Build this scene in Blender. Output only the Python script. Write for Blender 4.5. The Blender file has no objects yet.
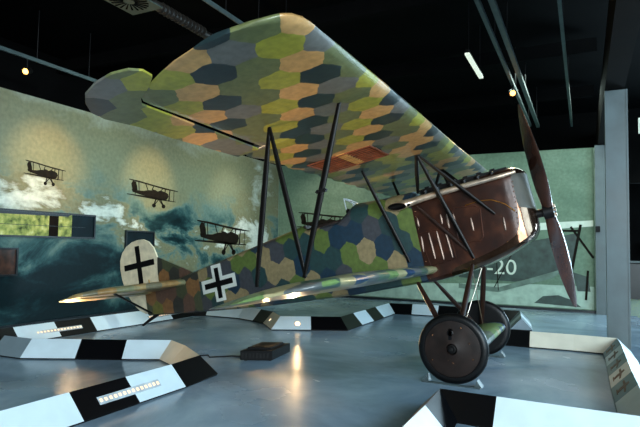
import bpy, bmesh, math, random
import numpy as np
from mathutils import Vector, Matrix
random.seed(7)
C = bpy.context.scene.collection
S = bpy.context.scene
PI = math.pi

# ------------------------------------------------------------ camera, world, daylight, exposure
def set_camera():
    yaw, pitch, roll, f = 2.03100, 0.05691, 0.01850, 533.04
    F = Vector((math.cos(pitch)*math.cos(yaw), math.cos(pitch)*math.sin(yaw), math.sin(pitch)))
    Rv = Vector((math.sin(yaw), -math.cos(yaw), 0)); U = Rv.cross(F)
    R2 = math.cos(roll)*Rv + math.sin(roll)*U
    U2 = math.cos(roll)*U - math.sin(roll)*Rv
    cam = bpy.data.cameras.new('camera'); co = bpy.data.objects.new('camera', cam); C.objects.link(co)
    m = Matrix((R2, U2, -F)).transposed().to_4x4()
    m.translation = Vector((0.368, -6.817, 1.444))
    co.matrix_world = m
    cam.sensor_width = 36; cam.lens = f/640*36; cam.shift_y = 3.17/640
    cam.clip_start = .05; cam.clip_end = 100
    S.camera = co
set_camera()
w = bpy.data.worlds.new('world'); S.world = w; w.use_nodes = True
w.node_tree.nodes['Background'].inputs[0].default_value = (.45, .62, .75, 1)
w.node_tree.nodes['Background'].inputs[1].default_value = .07
S.view_settings.view_transform = 'Standard'; S.view_settings.look = 'None'
S.view_settings.gamma = 1; S.view_settings.use_curve_mapping = False
S.view_settings.exposure = 0.9

def aim(o, target):
    o.rotation_euler = (Vector(target)-o.location).to_track_quat('-Z', 'Y').to_euler()
def area(name, loc, target, sx, sy, power, col):
    l = bpy.data.lights.new(name, 'AREA'); l.shape = 'RECTANGLE'; l.size = sx; l.size_y = sy
    l.energy = power; l.color = col
    o = bpy.data.objects.new(name, l); C.objects.link(o); o.location = loc; aim(o, target); return o
def spot(name, loc, target, power, col, angle=60, blend=.6, r=.05):
    l = bpy.data.lights.new(name, 'SPOT'); l.energy = power; l.color = col
    l.spot_size = math.radians(angle); l.spot_blend = blend; l.shadow_soft_size = r
    o = bpy.data.objects.new(name, l); C.objects.link(o); o.location = loc; aim(o, target); return o
COOL = (.80, .94, 1.0); WARM = (1.0, .66, .32)
# glazed entrance front behind the camera and glazed side to the right
area('daylight_front', (6.0, -12.0, 3.3), (-2.0, 1, 1.0), 8, 4.0, 1250, COOL)
area('daylight_side', (8.5, -3.0, 4.2), (-1.0, 1.0, 1.4), 7, 3.5, 520, (.42, .76, 1.0))
area('daylight_rear', (6.5, 12.8, 3.2), (-1.0, -3, 2.2), 7, 3.6, 1500, (.58, .84, 1.0))
area('overhead_fill', (0.5, 5.6, 4.85), (-.2, 6.2, 0), 5, 1.0, 60, (.75, 1.0, .92))  # fill light added overhead; the ceiling has no opening
# gallery spots, with unseen ones added to brighten nose, barrier corner and wing
for loc, tgt, p, col, a in (
        ((-5.4, -.9, 4.3), (-8.18, -.55, 2.75), 330, (1, .62, .24), 36),
        ((-5.4, 1.9, 4.3), (-8.18, 1.95, 2.7), 280, (1, .66, .28), 36),
        ((-5.4, 4.3, 4.3), (-8.18, 4.9, 2.4), 150, (1, .88, .72), 44),
        ((-4.6, .6, 4.3), (-8.18, .3, 2.0), 190, (.80, 1, .93), 100),
        ((-4.6, 4.0, 4.3), (-8.18, 4.6, 1.8), 260, (.80, 1, .95), 100),
        ((-5.2, 4.6, 4.3), (-6.3, 7.5, 2.2), 190, (1, .90, .72), 60),
        ((-3.2, 5.2, 4.3), (-2.6, 7.5, 1.8), 75, (.86, 1, .84), 100),
        ((-.6, 3.4, 4.3), (-.6, 7.5, 1.6), 110, (.86, 1, .84), 90),
        ((2.6, -1.3, 4.3), (-.3, -.1, 1.9), 60, (1, .70, .38), 20),  # added to give the copper nose its highlights
        ((-4.6, -4.6, 4.3), (-3.95, -1.7, .12), 110, (1, .62, .25), 12),  # unseen spot added to gild the barrier corner facets
        ((-6.2, 2.6, 4.3), (-4.2, 0, 1.3), 70, (1, .66, .30), 26),
        ((3.4, 1.8, 4.5), (-1.0, -1.2, 2.7), 420, (.45, .80, 1), 44),  # cool spot added to brighten the upper wing's leading edge
        ((2.6, 8.0, 4.3), (2.0, 11, 0), 120, (1, .95, .85), 80),
        ((1.6, .6, 4.3), (.15, -.1, 0), 120, (1, .62, .36), 30),
        ((-6.5, -2.0, 4.3), (-6.6, -.6, .5), 45, WARM, 40)):
    spot('gallery_and_fill_spot', loc, tgt, p, col, a, 1.0)

# ------------------------------------------------------------ materials
def lin(c):
    return tuple(((v/255)/12.92 if v/255 <= .04045 else ((v/255+.055)/1.055)**2.4) for v in c)+(1,)
MATS = {}
def nt(name):
    m = bpy.data.materials.new(name); m.use_nodes = True; MATS[name] = m
    t = m.node_tree; return m, t, t.nodes['Principled BSDF'], t.nodes, t.links
def ramp(N, stops, interp='LINEAR'):
    r = N.new('ShaderNodeValToRGB'); r.color_ramp.interpolation = interp
    e = r.color_ramp.elements
    while len(e) < len(stops): e.new(.5)
    for el, (p, c) in zip(e, stops): el.position = p; el.color = lin(c)
    return r
def simple(name, col, rough=.5, metal=0, vary=.12, scale=6, bump=0, rvary=0, bscale=60, spec=.5):
    m, t, b, N, L = nt(name)
    tc = N.new('ShaderNodeTexCoord'); nz = N.new('ShaderNodeTexNoise'); nz.inputs['Scale'].default_value = scale
    nz.inputs['Detail'].default_value = 6
    L.new(tc.outputs['Object'], nz.inputs['Vector'])
    r = ramp(N, [(.3, tuple(c*(1-vary) for c in col)), (.7, tuple(min(255, c*(1+vary)) for c in col))])
    L.new(nz.outputs['Fac'], r.inputs['Fac']); L.new(r.outputs['Color'], b.inputs['Base Color'])
    b.inputs['Roughness'].default_value = rough; b.inputs['Metallic'].default_value = metal
    b.inputs['Specular IOR Level'].default_value = spec
    if rvary:
        mr = N.new('ShaderNodeMapRange'); mr.inputs['From Min'].default_value = .3; mr.inputs['From Max'].default_value = .7
        mr.inputs['To Min'].default_value = rough-rvary; mr.inputs['To Max'].default_value = rough+rvary
        L.new(nz.outputs['Fac'], mr.inputs['Value']); L.new(mr.outputs[0], b.inputs['Roughness'])
    if bump:
        n2 = N.new('ShaderNodeTexNoise'); n2.inputs['Scale'].default_value = bscale; L.new(tc.outputs['Object'], n2.inputs['Vector'])
        bp = N.new('ShaderNodeBump'); bp.inputs['Strength'].default_value = bump; bp.inputs['Distance'].default_value = .01
        L.new(n2.outputs['Fac'], bp.inputs['Height']); L.new(bp.outputs[0], b.inputs['Normal'])
    return m
def emit(name, col, s):
    m, t, b, N, L = nt(name)
    b.inputs['Base Color'].default_value = lin(col); b.inputs['Emission Color'].default_value = lin(col)
    b.inputs['Emission Strength'].default_value = s
    return m
def lozenge(name, cols, rough=.45, seed=0.0, coat=.0):
    m, t, b, N, L = nt(name)
    uv = N.new('ShaderNodeTexCoord')
    def vm(op, a, bb=None):
        n = N.new('ShaderNodeVectorMath'); n.operation = op
        if isinstance(a, tuple): n.inputs[0].default_value = a
        else: L.new(a, n.inputs[0])
        if bb is not None:
            if isinstance(bb, tuple): n.inputs[1].default_value = bb
            else: L.new(bb, n.inputs[1])
        return n.outputs['Value'] if op in ('DOT_PRODUCT', 'LENGTH') else n.outputs[0]
    nz = N.new('ShaderNodeTexNoise'); nz.inputs['Scale'].default_value = 2.2; nz.inputs['Detail'].default_value = 2
    L.new(uv.outputs['UV'], nz.inputs['Vector'])
    wob = vm('MULTIPLY', vm('SUBTRACT', nz.outputs['Color'], (.5, .5, .5)), (.22, .22, 0))
    p = vm('ADD', vm('ADD', uv.outputs['UV'], wob), (200+seed, 173.2*2+seed, 0))
    R = (1, 1.7320508, 1); H = (.5, .8660254, 0)
    a = vm('SUBTRACT', vm('MODULO', p, R), H)
    bq = vm('SUBTRACT', vm('MODULO', vm('SUBTRACT', p, H), R), H)
    a = vm('MULTIPLY', a, (1, 1, 0)); bq = vm('MULTIPLY', bq, (1, 1, 0))
    gt = N.new('ShaderNodeMath'); gt.operation = 'LESS_THAN'
    L.new(vm('LENGTH', a), gt.inputs[0]); L.new(vm('LENGTH', bq), gt.inputs[1])
    mx = N.new('ShaderNodeMix'); mx.data_type = 'VECTOR'
    L.new(gt.outputs[0], mx.inputs[0]); L.new(bq, mx.inputs[4]); L.new(a, mx.inputs[5])
    idv = vm('SUBTRACT', p, mx.outputs[1])
    idv = vm('FLOOR', vm('ADD', vm('MULTIPLY', idv, (2, 2/1.7320508, 0)), (.5, .5, .5)))
    sep = N.new('ShaderNodeSeparateXYZ'); L.new(idv, sep.inputs[0])
    # a repeating five colour sequence with a little random shuffle
    wn = N.new('ShaderNodeTexWhiteNoise'); L.new(idv, wn.inputs['Vector'])
    m1 = N.new('ShaderNodeMath'); m1.operation = 'MULTIPLY_ADD'; m1.inputs[1].default_value = 1.0
    L.new(sep.outputs[0], m1.inputs[0])
    m0 = N.new('ShaderNodeMath'); m0.operation = 'MULTIPLY'; m0.inputs[1].default_value = 3.0; L.new(sep.outputs[1], m0.inputs[0])
    L.new(m0.outputs[0], m1.inputs[2])
    m2 = N.new('ShaderNodeMath'); m2.operation = 'MULTIPLY_ADD'; m2.inputs[1].default_value = 2.7; L.new(wn.outputs['Value'], m2.inputs[0]); L.new(m1.outputs[0], m2.inputs[2])
    m3 = N.new('ShaderNodeMath'); m3.operation = 'FLOORED_MODULO'; m3.inputs[1].default_value = 10.0; L.new(m2.outputs[0], m3.inputs[0])
    m4 = N.new('ShaderNodeMath'); m4.operation = 'DIVIDE'; m4.inputs[1].default_value = 10.0; L.new(m3.outputs[0], m4.inputs[0])
    seq = [c for c in cols for _ in (0, 1)]
    r = ramp(N, [(i/len(seq), c) for i, c in enumerate(seq)], 'CONSTANT')
    L.new(m4.outputs[0], r.inputs['Fac'])
    # worn cloth: fine weave and broad stains
    n2 = N.new('ShaderNodeTexNoise'); n2.inputs['Scale'].default_value = 5; n2.inputs['Detail'].default_value = 8
    L.new(uv.outputs['UV'], n2.inputs['Vector'])
    mr = N.new('ShaderNodeMapRange'); mr.inputs['From Min'].default_value = .3; mr.inputs['From Max'].default_value = .7
    mr.inputs['To Min'].default_value = .78; mr.inputs['To Max'].default_value = 1.18; L.new(n2.outputs['Fac'], mr.inputs['Value'])
    mc = N.new('ShaderNodeMix'); mc.data_type = 'RGBA'; mc.blend_type = 'MULTIPLY'; mc.inputs[0].default_value = 1
    L.new(r.outputs['Color'], mc.inputs[6]); L.new(mr.outputs[0], mc.inputs[7])
    L.new(mc.outputs[2], b.inputs['Base Color'])
    b.inputs['Roughness'].default_value = rough; b.inputs['Coat Weight'].default_value = coat; b.inputs['Coat Roughness'].default_value = .22
    bp = N.new('ShaderNodeBump'); bp.inputs['Strength'].default_value = .12; bp.inputs['Distance'].default_value = .01
    L.new(n2.outputs['Fac'], bp.inputs['Height']); L.new(bp.outputs[0], b.inputs['Normal'])
    return m
lozenge('fuselage_cloth', [(80, 95, 42), (128, 112, 80), (18, 42, 58), (56, 57, 62), (30, 54, 54)], .5)
lozenge('tail_cloth', [(96, 92, 40), (118, 82, 48), (44, 42, 36), (84, 60, 48), (62, 66, 44)], .5, 4)
lozenge('warm_lit_cloth', [(146, 140, 50), (186, 140, 84), (32, 46, 48), (98, 96, 90), (96, 100, 62)], .4, 8, .6)  # lozenge paints with warm uplight tinted into the palette
lozenge('tailplane_cloth', [(158, 130, 84), (140, 126, 88), (112, 104, 80), (150, 116, 70), (120, 118, 86)], .35, 5)
lozenge('lower_wing_cloth', [(112, 140, 84), (168, 158, 118), (24, 62, 96), (92, 98, 98), (70, 96, 80)], .3, 2, .4)
simple('wheel_disc', (60, 46, 42), .4, .3, .25, 8)
simple('copper_shell', (120, 82, 56), .22, .9, .25, 5, .12, .08, 6)
simple('brown_metal', (70, 38, 26), .36, .5, .3, 4, .1)
def cowl_mat():
    # brown painted side, bare copper-coloured shell and the radiator core, divided along the panel joints stored in the uv map
    m, t, b, N, L = nt('cowl_metal')
    tc = N.new('ShaderNodeTexCoord'); sp = N.new('ShaderNodeSeparateXYZ'); L.new(tc.outputs['UV'], sp.inputs[0])
    nz = N.new('ShaderNodeTexNoise'); nz.inputs['Scale'].default_value = 5; nz.inputs['Detail'].default_value = 8; L.new(tc.outputs['Object'], nz.inputs['Vector'])
    ra = ramp(N, [(.3, (34, 17, 12)), (.5, (50, 25, 16)), (.7, (78, 42, 26))]); rb = ramp(N, [(.3, (84, 54, 38)), (.7, (124, 94, 76))])
    rc = ramp(N, [(.3, (48, 45, 38)), (.7, (70, 66, 56))])
    for r in (ra, rb, rc): L.new(nz.outputs['Fac'], r.inputs['Fac'])
    def gt(o):
        n = N.new('ShaderNodeMath'); n.operation = 'GREATER_THAN'; n.inputs[1].default_value = 0; L.new(o, n.inputs[0]); return n.outputs[0]
    g1 = gt(sp.outputs[0]); g2 = gt(sp.outputs[1])
    def mixc(f, a, c):
        x = N.new('ShaderNodeMix'); x.data_type = 'RGBA'; L.new(f, x.inputs[0]); L.new(a, x.inputs[6]); L.new(c, x.inputs[7]); return x.outputs[2]
    L.new(mixc(g2, mixc(g1, ra.outputs['Color'], rb.outputs['Color']), rc.outputs['Color']), b.inputs['Base Color'])
    def mixf(f, a, c):
        x = N.new('ShaderNodeMix'); L.new(f, x.inputs[0])
        for i, v in ((2, a), (3, c)):
            if isinstance(v, float): x.inputs[i].default_value = v
            else: L.new(v, x.inputs[i])
        return x.outputs[0]
    L.new(mixf(g2, mixf(g1, .2, .95), .0), b.inputs['Metallic']); L.new(mixf(g2, mixf(g1, .28, .14), .6), b.inputs['Roughness'])
    n2 = N.new('ShaderNodeTexNoise'); n2.inputs['Scale'].default_value = 7; L.new(tc.outputs['Object'], n2.inputs['Vector'])
    bp = N.new('ShaderNodeBump'); bp.inputs['Strength'].default_value = .12; bp.inputs['Distance'].default_value = .02; L.new(n2.outputs['Fac'], bp.inputs['Height']); L.new(bp.outputs[0], b.inputs['Normal'])
cowl_mat()
simple('steel_pipe', (196, 172, 150), .32, .75, .18, 8)
simple('louvre_metal', (120, 98, 86), .4, .5, .2)
simple('dark_metal', (20, 18, 18), .4, .2, spec=.3)
simple('black_strut', (10, 8, 7), .35, 0, spec=.15)
simple('brown_strut', (40, 23, 17), .34, .1, .2, spec=.35)
simple('tyre_rubber', (5, 5, 6), .4, 0, .15, 20, spec=.3)
simple('wheel_brown', (34, 25, 22), .5, .1, .25, 8, spec=.25)
simple('linen', (208, 196, 168), .6, 0, .08, 9)
simple('cross_white', (205, 208, 200), .6, 0, .05)
simple('cross_black', (8, 8, 9), .7, 0, .05, spec=.1)
simple('wood_prop', (52, 32, 25), .22, 0, .35, 3, 0, .05)
simple('brass', (190, 130, 60), .3, 1)
simple('leather', (34, 22, 18), .5)
simple('bare_wood', (188, 140, 78), .55, 0, .15, 10)
simple('red_wood', (112, 56, 30), .6, 0, .2, 10)
simple('inner_cloth', (26, 12, 8), .8, 0, .2, 8)
simple('panel_white', (206, 220, 226), .38, 0, .02)
simple('panel_black', (6, 6, 8), .35, 0, .1, spec=.25)
simple('panel_blue', (96, 128, 142), .4, 0, .05)
simple('panel_shaded_white', (120, 134, 142), .4, 0, .03)  # white panel with shade mixed into its colour
simple('panel_warm_lit_white', (214, 204, 184), .4, 0, .03)  # white panel with warm lamp light tinted in
simple('plinth_black', (6, 6, 7), .5, spec=.15)
simple('light_housing', (172, 180, 184), .4)
simple('case_black', (6, 6, 7), .6, 0, .2, 20, spec=.12)
simple('steel_blue', (72, 84, 86), .42, .1, .1, 3, .05, .05)
simple('steel_brown', (24, 19, 16), .8, 0, .1, 3, spec=.05)
simple('ceiling_black', (6, 6, 6), .9, 0, .3, 2, spec=.05)
simple('rail_grey', (70, 84, 84), .45, .2, .1)
simple('duct_grey', (46, 42, 38), .5, .4, .2)
simple('vent_green', (70, 84, 78), .5, .2, .1)
simple('mural_dark', (22, 18, 13), .7, 0, .25, 12, spec=.1)
simple('mural_green', (46, 62, 56), .5, 0, .25, 5)
simple('mural_pale', (150, 172, 156), .5, 0, .1, 5)
simple('mural_white', (196, 206, 190), .5, 0, .05)
simple('mural_mid', (92, 112, 100), .5, 0, .2, 4)
simple('frame_dark', (14, 22, 28), .4)
simple('screen_blue', (12, 26, 32), .5, 0, .3, 3, spec=.15)
simple('display_brown', (52, 30, 22), .4, 0, .5, 9)
simple('badge_brown', (96, 74, 58), .5, 0, .3, 40)
simple('counter_dark', (18, 22, 24), .4)
simple('sign_pale', (186, 190, 176), .5)
emit('led_warm', (255, 208, 156), .6)
emit('lamp_warm', (255, 214, 160), 1.6)
emit('lamp_track', (255, 176, 84), 4)
emit('tube_white', (225, 235, 215), .45)

def floor_mat():
    m, t, b, N, L = nt('polished_concrete')
    tc = N.new('ShaderNodeTexCoord')
    n1 = N.new('ShaderNodeTexNoise'); n1.inputs['Scale'].default_value = .55; n1.inputs['Detail'].default_value = 9; n1.inputs['Roughness'].default_value = .62
    n1.inputs['Distortion'].default_value = .6
    L.new(tc.outputs['Object'], n1.inputs['Vector'])
    r = ramp(N, [(.3, (98, 118, 134)), (.5, (138, 158, 174)), (.72, (178, 194, 208))]); L.new(n1.outputs['Fac'], r.inputs['Fac'])
    L.new(r.outputs['Color'], b.inputs['Base Color'])
    n2 = N.new('ShaderNodeTexNoise'); n2.inputs['Scale'].default_value = 1.1; n2.inputs['Detail'].default_value = 8
    L.new(tc.outputs['Object'], n2.inputs['Vector'])
    mr = N.new('ShaderNodeMapRange'); mr.inputs['To Min'].default_value = .10; mr.inputs['To Max'].default_value = .34
    mr.inputs['From Min'].default_value = .25; mr.inputs['From Max'].default_value = .75
    L.new(n2.outputs['Fac'], mr.inputs['Value']); L.new(mr.outputs[0], b.inputs['Roughness'])
    bp = N.new('ShaderNodeBump'); bp.inputs['Strength'].default_value = .02; bp.inputs['Distance'].default_value = .01
    L.new(n2.outputs['Fac'], bp.inputs['Height']); L.new(bp.outputs[0], b.inputs['Normal'])
floor_mat()

def mural_mat(name, side):
    """printed cloudscape; coordinates: object Y (or X) across, Z up"""
    m, t, b, N, L = nt(name)
    tc = N.new('ShaderNodeTexCoord')
    sep = N.new('ShaderNodeSeparateXYZ'); L.new(tc.outputs['Object'], sep.inputs[0])
    n1 = N.new('ShaderNodeTexNoise'); n1.inputs['Scale'].default_value = .95; n1.inputs['Detail'].default_value = 10
    n1.inputs['Roughness'].default_value = .62; n1.inputs['Distortion'].default_value = .5
    mp = N.new('ShaderNodeMapping'); mp.inputs['Scale'].default_value = (1, .8, 1.5); mp.inputs['Location'].default_value = (3.1, 1.7, .4)
    L.new(tc.outputs['Object'], mp.inputs[0]); L.new(mp.outputs[0], n1.inputs['Vector'])
    def math_(op, a, bb=None, cc=None):
        n = N.new('ShaderNodeMath'); n.operation = op
        for i, v in enumerate((a, bb, cc)):
            if v is None: continue
            if isinstance(v, (int, float)): n.inputs[i].default_value = v
            else: L.new(v, n.inputs[i])
        return n.outputs[0]
    if side == 'left':
        # cloud brightness: dark sea at the foot, bright bank in the middle, grey green sky above
        h = math_('MULTIPLY_ADD', sep.outputs[2], .15, .16)
        amp = math_('MAXIMUM', math_('MINIMUM', math_('MULTIPLY_ADD', sep.outputs[2], -1.2, 3.7), 1.35), .22)
        v = math_('MULTIPLY_ADD', math_('SUBTRACT', n1.outputs['Fac'], .5), amp, h)
        def blob(y, z, ry, rz, s):
            nonlocal v
            dy = math_('DIVIDE', math_('SUBTRACT', sep.outputs[1], y), ry); dz = math_('DIVIDE', math_('SUBTRACT', sep.outputs[2], z), rz)
            d = math_('SQRT', math_('ADD', math_('MULTIPLY', dy, dy), math_('MULTIPLY', dz, dz)))
            d = math_('ADD', d, math_('MULTIPLY', math_('SUBTRACT', n1.outputs['Fac'], .5), -3.2 if s > 0 else 2.6))
            k = math_('SUBTRACT', 1, d); k = math_('MAXIMUM', k, 0)
            v = math_('MULTIPLY_ADD', k, s, v)
        blob(3.0, 1.95, .9, .5, -.36); blob(-1.0, 2.2, 1.8, .4, .42); blob(.9, 2.1, .9, .3, .4); blob(2.3, 1.5, 1.1, .5, .55)
        blob(.2, 1.05, 1.2, .45, -.3); blob(-.8, .6, 1.5, .5, -.35); blob(3.4, 1.0, 1.0, .4, .35); blob(5.2, 1.5, 1.8, .8, .45); blob(1.2, 1.9, .8, .3, .2)
        blob(6.3, 2.0, 1.8, 1.6, .25); blob(1.2, .35, .7, .3, .25)
        r = ramp(N, [(0, (10, 28, 32)), (.16, (20, 46, 50)), (.32, (50, 82, 82)), (.46, (96, 118, 110)), (.57, (118, 122, 98)), (.72, (112, 110, 84)), (.88, (176, 184, 174)), (1.0, (200, 206, 196))])
        L.new(v, r.inputs['Fac'])
        out = r.outputs['Color']
    else:
        v = math_('MULTIPLY_ADD', math_('SUBTRACT', n1.outputs['Fac'], .5), .8, .5)
        r = ramp(N, [(.2, (76, 98, 82)), (.5, (100, 122, 102)), (.8, (128, 148, 126))]); L.new(v, r.inputs['Fac'])
        out = r.outputs['Color']
    n2 = N.new('ShaderNodeTexNoise'); n2.inputs['Scale'].default_value = 14; n2.inputs['Detail'].default_value = 9; L.new(tc.outputs['Object'], n2.inputs['Vector'])
    mr = N.new('ShaderNodeMapRange'); mr.inputs['From Min'].default_value = .3; mr.inputs['From Max'].default_value = .7; mr.inputs['To Min'].default_value = .85; mr.inputs['To Max'].default_value = 1.12
    b.inputs['Specular IOR Level'].default_value = .15
    L.new(n2.outputs['Fac'], mr.inputs['Value'])
    mc = N.new('ShaderNodeMix'); mc.data_type = 'RGBA'; mc.blend_type = 'MULTIPLY'; mc.inputs[0].default_value = 1
    L.new(out, mc.inputs[6]); L.new(mr.outputs[0], mc.inputs[7]); L.new(mc.outputs[2], b.inputs['Base Color'])
    b.inputs['Roughness'].default_value = .45
mural_mat('mural_sky', 'left'); mural_mat('mural_field', 'rear')

def foliage_mat():
    m, t, b, N, L = nt('window_view')
    tc = N.new('ShaderNodeTexCoord'); n = N.new('ShaderNodeTexNoise'); n.inputs['Scale'].default_value = 9; n.inputs['Detail'].default_value = 8
    L.new(tc.outputs['Object'], n.inputs['Vector'])
    r = ramp(N, [(.3, (40, 50, 30)), (.45, (110, 122, 66)), (.6, (150, 152, 84)), (.75, (180, 182, 130))]); L.new(n.outputs['Fac'], r.inputs['Fac'])
    L.new(r.outputs['Color'], b.inputs['Base Color']); L.new(r.outputs['Color'], b.inputs['Emission Color']); b.inputs['Emission Strength'].default_value = .22
    b.inputs['Roughness'].default_value = .5; b.inputs['Specular IOR Level'].default_value = .1
foliage_mat()
def radiator_mat():
    m, t, b, N, L = nt('radiator_core')
    tc = N.new('ShaderNodeTexCoord'); v = N.new('ShaderNodeTexVoronoi'); v.inputs['Scale'].default_value = 90
    L.new(tc.outputs['Object'], v.inputs['Vector'])
    r = ramp(N, [(0, (150, 138, 120)), (.6, (104, 98, 86))]); L.new(v.outputs['Distance'], r.inputs['Fac']); L.new(r.outputs['Color'], b.inputs['Base Color'])
    b.inputs['Roughness'].default_value = .5; b.inputs['Metallic'].default_value = .3
    bp = N.new('ShaderNodeBump'); bp.inputs['Strength'].default_value = .4; bp.inputs['Distance'].default_value = .004
    L.new(v.outputs['Distance'], bp.inputs['Height']); L.new(bp.outputs[0], b.inputs['Normal'])
radiator_mat()
def carpet_mat():
    m, t, b, N, L = nt('striped_carpet')
    tc = N.new('ShaderNodeTexCoord'); wv = N.new('ShaderNodeTexWave'); wv.bands_direction = 'Y'; wv.inputs['Scale'].default_value = .9; wv.inputs['Distortion'].default_value = 2
    L.new(tc.outputs['Object'], wv.inputs['Vector'])
    r = ramp(N, [(0, (70, 88, 98)), (.4, (150, 160, 40)), (.7, (60, 96, 110)), (.85, (96, 104, 104))], 'CONSTANT'); L.new(wv.outputs['Fac'], r.inputs['Fac'])
    L.new(r.outputs['Color'], b.inputs['Base Color']); b.inputs['Roughness'].default_value = .8
carpet_mat()

# ------------------------------------------------------------ mesh helpers
def tag(o, label=None, cat=None, group=None, kind=None):
    if label: o['label'] = label
    if cat: o['category'] = cat
    if group: o['group'] = group
    if kind: o['kind'] = kind
    return o
def empty(name, loc, label, cat, group=None):
    o = bpy.data.objects.new(name, None); C.objects.link(o); o.location = loc; o.empty_display_size = .1
    return tag(o, label, cat, group)
def wloc(o):
    v = Vector((0, 0, 0))
    while o: v += o.location; o = o.parent
    return v
class MB:
    """collects geometry in world coordinates (or through a transform) and links it as one mesh"""
    def __init__(s, T=None): s.v = []; s.f = []; s.uv = []; s.mi = []; s.T = T or (lambda p: p); s.cur = 0; s.g = []
    def add(s, vs, fs, uvs=None, mi=None):
        n = len(s.v); s.g.append((n, len(s.f))); s.v += [tuple(s.T(tuple(p))) for p in vs]
        s.uv += (uvs if uvs else [(p[0], p[1]) for p in vs])
        s.f += [tuple(i+n for i in f) for f in fs]
        s.mi += (mi if mi else [s.cur]*len(fs))
        return s
    def box(s, c, d, rot=None):
        hx, hy, hz = d[0]/2, d[1]/2, d[2]/2
        P = [Vector((x, y, z)) for z in (-hz, hz) for y in (-hy, hy) for x in (-hx, hx)]
        if rot: M = Matrix.Rotation(rot[0], 3, rot[1]); P = [M @ p for p in P]
        P = [p+Vector(c) for p in P]
        return s.add(P, [(0, 2, 3, 1), (4, 5, 7, 6), (0, 1, 5, 4), (2, 6, 7, 3), (0, 4, 6, 2), (1, 3, 7, 5)])
    def bbox(s, c, d, bev=.01):
        bm = bmesh.new(); bmesh.ops.create_cube(bm, size=1)
        for v in bm.verts: v.co = Vector((v.co.x*d[0], v.co.y*d[1], v.co.z*d[2]))
        bmesh.ops.bevel(bm, geom=bm.edges[:], offset=bev, segments=2, affect='EDGES')
        bm.verts.index_update(); vs = [v.co+Vector(c) for v in bm.verts]; fs = [tuple(v.index for v in f.verts) for f in bm.faces]
        bm.free(); return s.add(vs, fs)
    def tube(s, pts, rad, n=12, flat=None, cap=True):
        """flat=(axis_vector, ratio): streamlined section, wide along the axis vector"""
        pts = [Vector(p) for p in pts]; m = len(pts)
        if not hasattr(rad, '__len__'): rad = [rad]*m
        vs = []; prev = None
        for i, p in enumerate(pts):
            t = (pts[min(i+1, m-1)]-pts[max(i-1, 0)]).normalized()
            ref = Vector(flat[0]) if flat else (prev if prev else (Vector((0, 0, 1)) if abs(t.z) < .9 else Vector((1, 0, 0))))
            a = (ref-t*ref.dot(t)).normalized(); b = t.cross(a); prev = a
            k = flat[1] if flat else 1
            for j in range(n):
                th = 2*PI*j/n
                vs.append(p+a*math.cos(th)*rad[i]*k+b*math.sin(th)*rad[i])
        fs = [(i*n+j, i*n+(j+1) % n, (i+1)*n+(j+1) % n, (i+1)*n+j) for i in range(m-1) for j in range(n)]
        if cap: fs += [tuple(range(n))[::-1], tuple((m-1)*n+j for j in range(n))]
        return s.add(vs, fs)
    def prism(s, outline, a, ext, uvf=None):
        """outline: 3D points in a plane; extruded from +ext/2 to -ext/2 along vector a"""
        a = Vector(a).normalized()*ext/2; P = [Vector(p) for p in outline]; n = len(P)
        vs = [p-a for p in P]+[p+a for p in P]
        fs = [tuple(range(n))[::-1], tuple(range(n, 2*n))]+[(i, (i+1) % n, n+(i+1) % n, n+i) for i in range(n)]
        return s.add(vs, fs, [uvf(p) for p in P]*2 if uvf else None)
    def loft(s, rings, closed=True, caps=True, uvs=None, skip=None, mif=None):
        n = len(rings[0]); vs = [p for r in rings for p in r]; fs = []; mi = []
        for i in range(len(rings)-1):
            for j in range(n if closed else n-1):
                q = (i*n+j, i*n+(j+1) % n, (i+1)*n+(j+1) % n, (i+1)*n+j)
                cc = sum((Vector(vs[k]) for k in q), Vector())/4
                if skip and skip(cc, j): continue
                fs.append(q); mi.append(mif(cc, j) if mif else s.cur)
        if caps:
            for q in (tuple(range(n))[::-1], tuple((len(rings)-1)*n+j for j in range(n))):
                fs.append(q); mi.append(mif(sum((Vector(vs[k]) for k in q), Vector())/n, 0) if mif else s.cur)
        return s.add(vs, fs, uvs, mi)
    def lathe(s, c, axis, prof, n=40):
        """prof: (distance along axis, radius)"""
        ax = Vector(axis).normalized(); ref = Vector((0, 0, 1)) if abs(ax.z) < .9 else Vector((1, 0, 0))
        a = (ref-ax*ref.dot(ax)).normalized(); b = ax.cross(a); c = Vector(c)
        rings = [[c+ax*d+(a*math.cos(2*PI*j/n)+b*math.sin(2*PI*j/n))*max(r, 1e-4) for j in range(n)] for d, r in prof]
        return s.loft(rings)
    def build(s, name, mat, parent=None, smooth=None, loc=None, angle=35):
        mats = mat if isinstance(mat, (list, tuple)) else [mat]
        base = wloc(parent) if parent else Vector(loc) if loc is not None else Vector((0, 0, 0))
        me = bpy.data.meshes.new(name)
        me.from_pydata([tuple(Vector(p)-base) for p in s.v], [], s.f)
        ul = me.uv_layers.new(name='uv')
        for li in me.loops: ul.data[li.index].uv = s.uv[li.vertex_index]
        for m_ in mats: me.materials.append(MATS[m_])
        for p, i in zip(me.polygons, s.mi): p.material_index = i
        bm = bmesh.new(); bm.from_mesh(me); bmesh.ops.recalc_face_normals(bm, faces=bm.faces); bm.to_mesh(me); bm.free()
        if smooth is not False:
            for p in me.polygons: p.use_smooth = True
            me.set_sharp_from_angle(angle=math.radians(angle))
        o = bpy.data.objects.new(name, me); C.objects.link(o)
        if parent: o.parent = parent
        elif loc is not None: o.location = loc
        return o
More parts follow.
